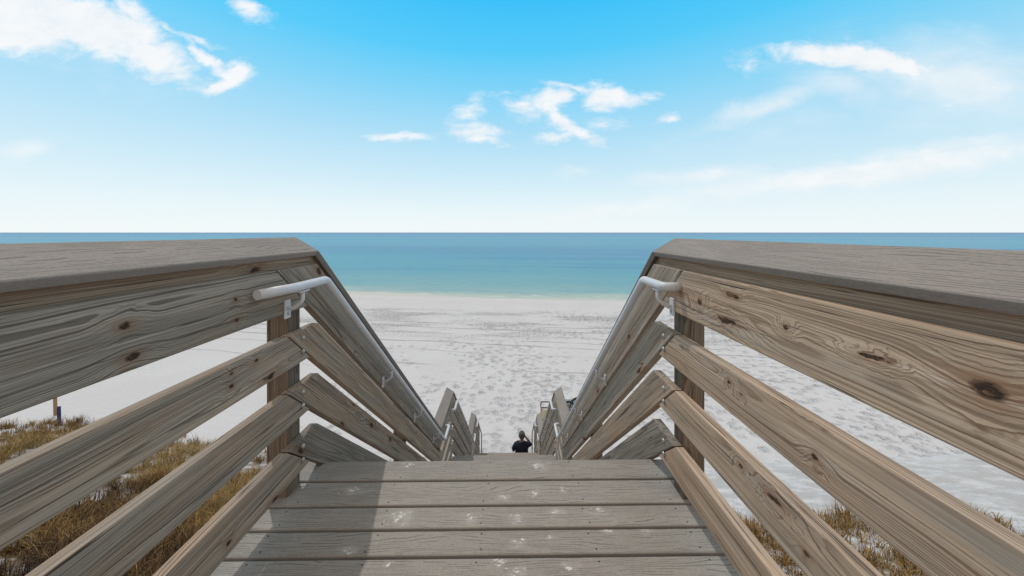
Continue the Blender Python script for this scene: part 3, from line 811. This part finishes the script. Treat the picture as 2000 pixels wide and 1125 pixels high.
# fingers: short separate chains rooted in the palms, merged into the same body mesh
def finger_meshes():
    out = []
    for k in range(4):
        ox = (k - 1.5) * 0.019
        L = (0.074, 0.083, 0.078, 0.062)[k]
        out.append(skin_mesh('finger', [[((-0.18 + ox, 0.41, 0.205), 0.009), ((-0.178 + ox, 0.43 + L * .45, 0.197), 0.0085), ((-0.178 + ox, 0.43 + L * .8, 0.175), 0.0075), ((-0.178 + ox, 0.43 + L, 0.155), 0.006)]], 0, 1))
        oy = (k - 1.5) * 0.017
        out.append(skin_mesh('finger', [[((0.100, 0.175 + oy, 0.715), 0.009), ((0.094, 0.175 + oy, 0.72 + L * .5), 0.0085), ((0.086, 0.172 + oy, 0.72 + L * .8), 0.0075), ((0.082, 0.165 + oy, 0.72 + L), 0.006)]], 0, 1))
    out.append(skin_mesh('finger', [[((-0.155, 0.385, 0.20), 0.011), ((-0.13, 0.415, 0.195), 0.010), ((-0.118, 0.445, 0.185), 0.008)]], 0, 1))
    out.append(skin_mesh('finger', [[((0.098, 0.205, 0.685), 0.011), ((0.085, 0.225, 0.715), 0.010), ((0.078, 0.225, 0.74), 0.008)]], 0, 1))
    # ears, nose, as small chains sunk into the head
    for sx in (-1, 1):
        out.append(skin_mesh('ear', [[((0.005 + sx * 0.083, 0.045, 0.745), 0.012), ((0.005 + sx * 0.098, 0.038, 0.768), 0.014), ((0.005 + sx * 0.101, 0.034, 0.797), 0.014)]], 0, 1))
    out.append(skin_mesh('nose', [[((0.005, 0.135, 0.785), 0.012), ((0.005, 0.152, 0.765), 0.012), ((0.005, 0.158, 0.75), 0.014)]], 0, 1))
    return out
bm = bmesh.new(); bm.from_mesh(body)
for fm in finger_meshes(): bm.from_mesh(fm)
body2 = bpy.data.meshes.new('body'); bm.to_mesh(body2); bm.free()
for p in body2.polygons: p.use_smooth = True
mesh_obj('body', body2, SKIN, P)
shirt = skin_mesh('shirt', [
    [((0, -0.01, 0.02), (0.21, 0.18)), ((0, -0.012, 0.20), (0.205, 0.165)), ((0, -0.01, 0.40), (0.215, 0.155)), ((0, 0.012, 0.53), (0.16, 0.11)), ((0.0, 0.03, 0.60), (0.075, 0.076))],
    [((0, 0.012, 0.53), (0.16, 0.11)), ((-0.192, 0.01, 0.525), 0.085), ((-0.248, 0.05, 0.40), 0.075), ((-0.262, 0.09, 0.31), 0.068)],
    [((0, 0.012, 0.53), (0.16, 0.11)), ((0.192, 0.01, 0.525), 0.085), ((0.258, 0.09, 0.475), 0.075), ((0.283, 0.17, 0.43), 0.066)]])
mesh_obj('shirt', shirt, NAVY, P)
shorts = skin_mesh('shorts', [[((0, 0.0, 0.13), (0.17, 0.13)), ((-0.098, 0.06, 0.09), 0.118), ((-0.122, 0.26, 0.128), 0.102), ((-0.128, 0.39, 0.145), 0.092)],
                              [((0, 0.0, 0.13), (0.17, 0.13)), ((0.102, 0.06, 0.09), 0.118), ((0.132, 0.26, 0.128), 0.102), ((0.145, 0.39, 0.145), 0.092)]])
mesh_obj('shorts', shorts, KHAKI, P)
hair = bmesh.new()
bmesh.ops.create_icosphere(hair, subdivisions=4, radius=1.0)
for v in list(hair.verts):
    n = mnoise.noise(v.co * 6.0) * 0.03 + mnoise.noise(v.co * 17.0) * 0.025
    v.co = Vector((v.co.x * 0.100 * (1 + n), v.co.y * 0.117 * (1 + n), v.co.z * 0.125 * (1 + n))) + Vector((0.005, 0.046, 0.805))
cutf = [v for v in hair.verts if v.co.y > 0.105 and v.co.z < 0.875 or v.co.z < 0.700 or (v.co.z < 0.76 and v.co.y > 0.05)]
bmesh.ops.delete(hair, geom=cutf, context='VERTS')
me = bpy.data.meshes.new('hair'); hair.to_mesh(me); hair.free()
for p in me.polygons: p.use_smooth = True
ho = mesh_obj('hair', me, HAIR, P)
for sx in (-1, 1):
    bm = bmesh.new(); box_bm(bm, (sx * 0.125 + 0.01, 0.555, -0.385), (0.085, 0.24, 0.03), 0.012)
    box_bm(bm, (sx * 0.125 + 0.01, 0.56, -0.352), (0.092, 0.03, 0.045), 0.012)
    o = link('sandal', bm, BROWN, P, Matrix.Translation((PX, PY, SEAT)))

# ------------------------------------------------------------------ stakes by the dune grass
def stake(name, label, px, py_top, py_bot, d, wpx, mat):
    x = (px - 992) * d / 667.0; y = d - 0.012 * x
    ztop = H - (py_top - 454) * d / 667.0; zb = ground_z(x, y) - 0.3
    w = wpx * d / 667.0
    o = None
    bm = bmesh.new()
    box_bm(bm, (0, 0, (ztop - zb) / 2), (w, w * 0.7, ztop - zb), 0.008)
    for v in bm.verts:                                    # pointed, a little crooked
        f = v.co.z / (ztop - zb); v.co.x += 0.03 * (1 - f)
    o = link(name, bm, mat, None, Matrix.Translation((x, y, zb)))
    o['label'] = label; o['category'] = 'stake'
    return o
stake('marker_stake', 'taller orange wooden stake standing at the edge of the left dune grass', 107, 768, 805, 14.2, 4.6, ORANGE)
stake('marker_stake', 'short dark blue stake in the left dune grass beside the orange one', 114.5, 794, 822, 13.6, 4.6, BLUE)

# ------------------------------------------------------------------ beach chair and wheeled cart behind the right railings
def place(px, d):
    x = (px - 992) * d / 667.0; y = d - 0.012 * x
    return x, y, ground_z(x, y)
bx, by, bz = place(1069.5, 13.2)
BC = thing('beach_chair', 'cream canvas beach chair with brown wooden frame on the sand behind the right railing', 'chair', (bx, by, bz))
Wc = Matrix.Translation((bx, by, bz)) @ Matrix.Diagonal((.86, .86, .86, 1))
for sx in (-1, 1):
    bm = bmesh.new(); tube_bm(bm, [(sx * .27, -.30, 0.0), (sx * .27, -.02, .40), (sx * .27, .38, .95)], .02, 10); link('back_leg', bm, BROWN, BC, Wc)
    bm = bmesh.new(); tube_bm(bm, [(sx * .24, .42, 0.0), (sx * .24, -.38, .52)], .018, 10); link('front_leg', bm, BROWN, BC, Wc)
    bm = bmesh.new(); box_bm(bm, (sx * .30, -.10, .56), (.06, .56, .022), .006); link('armrest', bm, BROWN, BC, Wc)
bm = bmesh.new(); tube_bm(bm, fillet([(-.27, .38, .95), (-.25, .46, 1.05), (.25, .46, 1.05), (.27, .38, .95)], (.08, .08)), .026, 10); link('top_bar', bm, BROWN, BC, Wc)
bm = bmesh.new()
for i in range(9):
    f0 = i / 8; y = -.36 + .78 * f0; z = .42 - .10 * math.sin(f0 * math.pi) + .50 * max(0, f0 - .35)
    a = [bm.verts.new((sx * .24, y, z)) for sx in (-1, 0, 1)] ; a[1].co.z -= .035
    if i:
        for q in range(2): bm.faces.new((prev[q], prev[q + 1], a[q + 1], a[q]))
    prev = a
bmesh.ops.solidify(bm, geom=bm.faces[:], thickness=.012); link('seat_canvas', bm, CREAM, BC, Wc, smooth=True)
bm = bmesh.new(); box_bm(bm, (0, -.25, .455), (.47, .22, .02), .006); link('back_band', bm, RUST, BC, Wc)
bm = bmesh.new(); box_bm(bm, (0, .315, .85), (.50, .02, .06), .006); link('crossbar', bm, BROWN, BC, Wc)

cx, cy, cz = place(1109, 14.05)
CT = thing('beach_cart', 'beach cart with black round tyre half hidden behind the right landing cap board', 'cart', (cx, cy, cz))
Wt = Matrix.Translation((cx, cy, cz))
def wheel(off, rad):
    bm = bmesh.new()
    pts = [(off[0] + rad * math.cos(a) * 0.93, off[1] + rad * math.cos(a) * 0.35, off[2] + rad * math.sin(a)) for a in np.linspace(0, 2 * math.pi, 37)]
    tube_bm(bm, pts, 0.045, 10, caps=False); t_ = link('tyre', bm, RUBBER, CT, Wt, smooth=True)
    bm = bmesh.new()
    for a in np.linspace(0, math.pi, 7)[:-1]:
        tube_bm(bm, [(off[0] + rad * math.cos(a) * .9, off[1] + rad * math.cos(a) * .34, off[2] + rad * math.sin(a) * .97), (off[0] - rad * math.cos(a) * .9, off[1] - rad * math.cos(a) * .34, off[2] - rad * math.sin(a) * .97)], .006, 6)
    tube_bm(bm, [(off[0] + .03, off[1] - .08, off[2]), (off[0] - .03, off[1] + .08, off[2])], .035, 10)
    link('rim', bm, GREYM, t_, Wt, smooth=True)
wheel((0.0, 0.0, 0.36), 0.33); wheel((0.42, 0.30, 0.36), 0.33)
bm = bmesh.new(); tube_bm(bm, [(0, 0, .36), (.42, .3, .36)], .018, 8); link('axle', bm, GREYM, CT, Wt)
bm = bmesh.new(); box_bm(bm, (.30, .36, .42), (.75, .40, .22), .02); link('tray', bm, GREYM, CT, Wt)
bm = bmesh.new(); tube_bm(bm, fillet([(.66, .30, .45), (1.0, .42, .75), (1.0, .62, .75), (.62, .52, .45)], (.06, .06)), .014, 8); link('handle', bm, GREYM, CT, Wt)

# ------------------------------------------------------------------ dune grass
def grass(name, label, spots, blades, hmin, hmax, palette):
    """spots: (x, y, scale, tone); each clump is a fan of curved tapering blades"""
    V = []; F = []; C = []
    base = 0
    for (x, y, sc, tone) in spots:
        nb = int(blades * (0.6 + 0.8 * random.random()) * (0.5 + 0.5 * sc))
        z0 = ground_z(x, y)
        for _ in range(nb):
            a = random.random() * 2 * math.pi; rr = abs(random.gauss(0, 0.10)) * sc
            bx_, by_ = x + rr * math.cos(a), y + rr * math.sin(a)
            h = random.uniform(hmin, hmax) * sc * (1.25 if random.random() < .08 else 1)
            lean = random.uniform(0.3, 1.3) if random.random() < .6 else random.uniform(1.2, 2.3)
            la = a + random.gauss(0, 0.8) if random.random() < .7 else random.random() * 6.283
            w = random.uniform(0.0028, 0.0062) * (0.7 + 0.5 * sc)
            dx, dy = math.cos(la), math.sin(la); sxv, syv = -dy, dx
            px_, py_, pz_ = bx_, by_, z0 - 0.02
            ang = lean * 0.25
            col = palette[min(len(palette) - 1, max(0, int(random.gauss(tone, 0.17) * len(palette))))]
            j = 0.7 + 0.6 * random.random(); col = [c * j for c in col]
            for q in range(4):
                ww = w * (1, .85, .55, .08)[q]
                V += [(px_ - sxv * ww, py_ - syv * ww, pz_), (px_ + sxv * ww, py_ + syv * ww, pz_)]
                C += [(*col, 1)] * 2
                if q:
                    F.append((base - 2, base - 1, base + 1, base))
                base += 2
                st = h / 3
                px_ += dx * math.sin(ang) * st; py_ += dy * math.sin(ang) * st; pz_ += math.cos(ang) * st
                ang += lean * 0.42
    me = bpy.data.meshes.new(name); me.from_pydata(V, [], F)
    at = me.color_attributes.new('tint', 'FLOAT_COLOR', 'POINT')
    at.data.foreach_set('color', np.array(C, dtype=np.float32).ravel())
    me.materials.append(GRASS)
    o = bpy.data.objects.new(name, me); COL.objects.link(o)
    o['kind'] = 'stuff'; o['label'] = label; o['category'] = 'grass'
    return o

PAL = [(0.045, 0.030, 0.022), (0.075, 0.045, 0.028), (0.12, 0.072, 0.036), (0.19, 0.115, 0.048), (0.33, 0.19, 0.068), (0.42, 0.26, 0.10), (0.22, 0.165, 0.06), (0.40, 0.29, 0.15)]
def scatter(n, xr, yr, ok):
    out = []
    for _ in range(n):
        x = random.uniform(*xr); y = random.uniform(*yr)
        v = mnoise.noise(Vector((x * 0.55, y * 0.55, 1.3))) + 0.5 * mnoise.noise(Vector((x * 1.7, y * 1.7, 8.0)))
        keep, tone = ok(x, y, v)
        if random.random() < keep: out.append((x, y, random.uniform(0.5, 1.1) * (1.0 + 0.35 * v), tone))
    return out
def ok_left(x, y, v):
    ty = toe_y(max(-18, x)) + 0.25 + 0.5 * mnoise.noise(Vector((x * 0.8, 0, 3)))
    if y > ty or y < -x * 0.42 - 0.2 or x > -1.25: return 0, 0
    far = max(0, min(1, (y - 4.5) / 4.0))
    w_ = mnoise.noise(Vector((x * 0.45 + 7, y * 0.6, 2.2)))
    return max(0.0, min(1, 0.52 + v * 1.7)), 0.21 + 0.26 * far + 0.30 * v + 0.50 * w_
def ok_right(x, y, v):
    ed = 6.15 + 0.07 * (x - 3) + 0.5 * mnoise.noise(Vector((x * 0.9, 4, 3)))
    if y > ed or x < 1.2 or y < x * 0.4: return 0, 0
    v2 = mnoise.noise(Vector((x * 0.8 + 3, y * 0.9, 4.3)))
    return max(0, min(1, 0.85 + 1.7 * v2)), 0.60 + 0.2 * v
spots = scatter(5600, (-21, -1.25), (1.2, 15.0), ok_left)
spots += scatter(4200, (-9, -1.25), (1.2, 9.0), ok_left)
grass('dune_grass', 'tawny dry grass covering the dune slope left of the deck railing', spots, 40, 0.15, 0.42, PAL)
spots = scatter(2600, (1.2, 9.0), (1.0, 7.2), ok_right)
grass('dune_grass', 'golden dry grass tufts on white sand right of the deck railing', spots, 40, 0.15, 0.34, PAL)

# ------------------------------------------------------------------ sky
world = bpy.data.worlds.new('World'); SC.world = world; world.use_nodes = True
t = NT(world.node_tree)
for n in list(t.n): t.n.remove(n)
outw = t.new('ShaderNodeOutputWorld'); bg = t.new('ShaderNodeBackground'); t.l.new(bg.outputs[0], outw.inputs[0])
STR = 0.15
EXPO = -0.52
bg.inputs['Strength'].default_value = STR
sky = t.new('ShaderNodeTexSky', sky_type='NISHITA'); sky.sun_disc = False
sdir = -SUNV
sky.sun_elevation = math.asin(sdir.z); sky.sun_rotation = math.atan2(sdir.x, sdir.y)
sky.air_density = 1.0; sky.dust_density = 1.0; sky.ozone_density = 1.5
dirv = t.new('ShaderNodeTexCoord').outputs['Generated']
dx, dy, dz = t.sep(dirv)
el = t.math('DIVIDE', dz, t.math('SQRT', t.math('ADD', t.math('ADD', t.math('MULTIPLY', dx, dx), t.math('MULTIPLY', dy, dy)), 1e-6)))   # tangent of the elevation
SKY_GAIN = 2.0 ** -EXPO
def lin(c): return tuple((v / 255 / 12.92) if v / 255 < 0.04045 else ((v / 255 + 0.055) / 1.055) ** 2.4 for v in c)
grad = t.ramp(t.math('DIVIDE', el, 1.6, clamp=True), [(0.0, lin((246, 252, 253))), (0.045, lin((232, 247, 252))), (0.10, lin((208, 237, 250))), (0.18, lin((172, 224, 249))), (0.25, lin((134, 215, 250))), (0.33, lin((85, 205, 252))), (0.43, lin((52, 194, 252))), (0.56, (0.24, 0.52, 0.72)), (0.72, (0.76, 0.665, 0.575)), (1.0, (0.76, 0.66, 0.56))])
# unseen warm sky added behind and over the viewer to offset blue ambient light
back = t.rng(dy, -0.35, 0.15, 1.0, 0.0)
grad = t.mix(t.math('MULTIPLY', back, 0.85), grad, (0.74, 0.65, 0.56))
# ---- clouds, placed by direction (u to the right of the stairs' axis, v upwards, as tangents)
yy = t.math('MAXIMUM', dy, 0.03)
u, v = t.math('DIVIDE', dx, yy), t.math('DIVIDE', dz, yy)
uv = t.comb(u, v, 0.0)
wn = t.noise(t.vmath('MULTIPLY', uv, (1.0, 1.7, 1.0)), 5.5, 7.0, 0.60, 0.3, out=1)
wuv = t.vmath('ADD', uv, t.vmath('MULTIPLY', t.vmath('SUBTRACT', wn, (0.5, 0.5, 0.5)), (0.17, 0.10, 0.0)))
def blobs(lst, vec):
    acc = None
    for px, py, rx, ry, rot, st in lst:
        mp = t.new('ShaderNodeMapping', vector_type='TEXTURE')
        t.l.new(vec, mp.inputs['Vector'])
        mp.inputs['Location'].default_value = ((px - 992) / 667, (454 - py) / 667, 0)
        mp.inputs['Rotation'].default_value = (0, 0, -R(rot)); mp.inputs['Scale'].default_value = (rx / 667, ry / 667, 1)
        l = t.vmath('LENGTH', mp.outputs[0], out=1)
        val = t.math('MULTIPLY', t.math('SUBTRACT', 1.0, l), st)
        acc = val if acc is None else t.math('MAXIMUM', acc, val)
    return acc
hard = blobs([(60, 35, 190, 85, 10, 1.8), (185, 55, 180, 64, 18, 1.7), (300, 115, 130, 40, 24, 1.0), (270, 35, 70, 38, 25, .8), (345, 135, 60, 32, 20, .9), (410, 120, 85, 16, 38, 1.0), (468, 148, 42, 24, -25, 1.1), (440, 166, 55, 13, -14, 1.0),
              (483, 12, 48, 26, 35, .9), (775, 265, 90, 13, 0, 1.0), (930, 255, 68, 26, 10, .9), (935, 275, 55, 10, 12, .7), (1082, 190, 60, 27, -20, 1.0), (1185, 186, 66, 30, 10, 1.2), (1120, 172, 70, 14, 8, .9), (1110, 240, 110, 19, 25, 1.1),
              (1010, 212, 55, 18, 20, .8), (1090, 262, 60, 15, -12, .6), (915, 210, 40, 18, -30, .5), (1600, 105, 110, 26, 6, 1.0), (1690, 108, 130, 40, 4, 1.3), (1780, 125, 110, 36, 12, 1.0), (1470, 117, 32, 16, 10, .30), (1305, 230, 30, 14, 0, .8),
              (330, 60, 60, 12, 22, .6), (390, 82, 50, 9, 20, .5), (1190, 236, 32, 9, 10, .35), (1255, 178, 26, 8, 0, .3), (1870, 200, 30, 9, 0, .5)], wuv)
fb = t.noise(t.vmath('MULTIPLY', uv, (1.0, 1.9, 1.0)), 8.0, 10.0, 0.66, 0.35)
fh = t.math('ADD', hard, t.math('MULTIPLY', t.math('SUBTRACT', fb, 0.52), 1.9))
ah = t.rng(t.math('ADD', fh, 0.16), -0.05, 0.95, 0.0, 1.0)
soft = blobs([(1880, 150, 330, 130, 5, .62), (1500, 205, 260, 34, -20, .55), (1720, 330, 520, 40, -8, .95), (1380, 345, 200, 26, -4, .6), (1850, 290, 260, 28, -10, .6), (60, 292, 90, 34, -12, .5), (1200, 410, 330, 26, -8, .5), (1650, 165, 200, 60, 10, .45), (1110, 335, 70, 20, 0, .35), (1500, 250, 250, 60, -10, .25), (200, 120, 300, 80, 15, .2)], wuv)
fs = t.noise(t.vmath('MULTIPLY', uv, (1.0, 3.0, 1.0)), 4.0, 6.0, 0.6, 0.5)
as_ = t.math('MULTIPLY', t.rng(t.math('ADD', soft, t.math('MULTIPLY', t.math('SUBTRACT', fs, 0.5), 0.5)), -0.02, 0.75), 0.85)
alpha = t.math('MULTIPLY', t.math('MAXIMUM', ah, as_), 0.96)
cshade = t.mix(t.rng(fb, 0.3, 0.7), lin((240, 246, 250)), lin((255, 255, 255)))
target = t.mix(alpha, grad, cshade)
gain = t.vmath('MULTIPLY', target, (SKY_GAIN / STR,) * 3)
skyc = t.mix(0.95, sky.outputs[0], gain)
t.l.new(skyc, bg.inputs['Color'])

# ------------------------------------------------------------------ sun
sl = bpy.data.lights.new('sun', 'SUN'); sl.energy = 2.0; sl.angle = R(0.6); sl.color = (1.0, 0.955, 0.89)
so = bpy.data.objects.new('sun', sl); COL.objects.link(so)
so.rotation_euler = SUNV.to_track_quat('-Z', 'Y').to_euler(); so.location = (-8, 8, 20)

# ------------------------------------------------------------------ camera
cam = bpy.data.cameras.new('camera'); co = bpy.data.objects.new('camera', cam); COL.objects.link(co)
cam.sensor_width = 36.0; cam.lens = 12.0; cam.shift_y = -(562.5 - 454.0) / 2000.0
cam.clip_start = 0.02; cam.clip_end = 200000.0
co.location = (0, 0, H); co.rotation_euler = (R(90), 0, -math.atan(8.0 / 667.0))
SC.camera = co
vs = SC.view_settings
vs.view_transform = 'Standard'; vs.look = 'None'; vs.exposure = EXPO; vs.gamma = 1.0; vs.use_curve_mapping = False
SC.cycles.max_bounces = 6
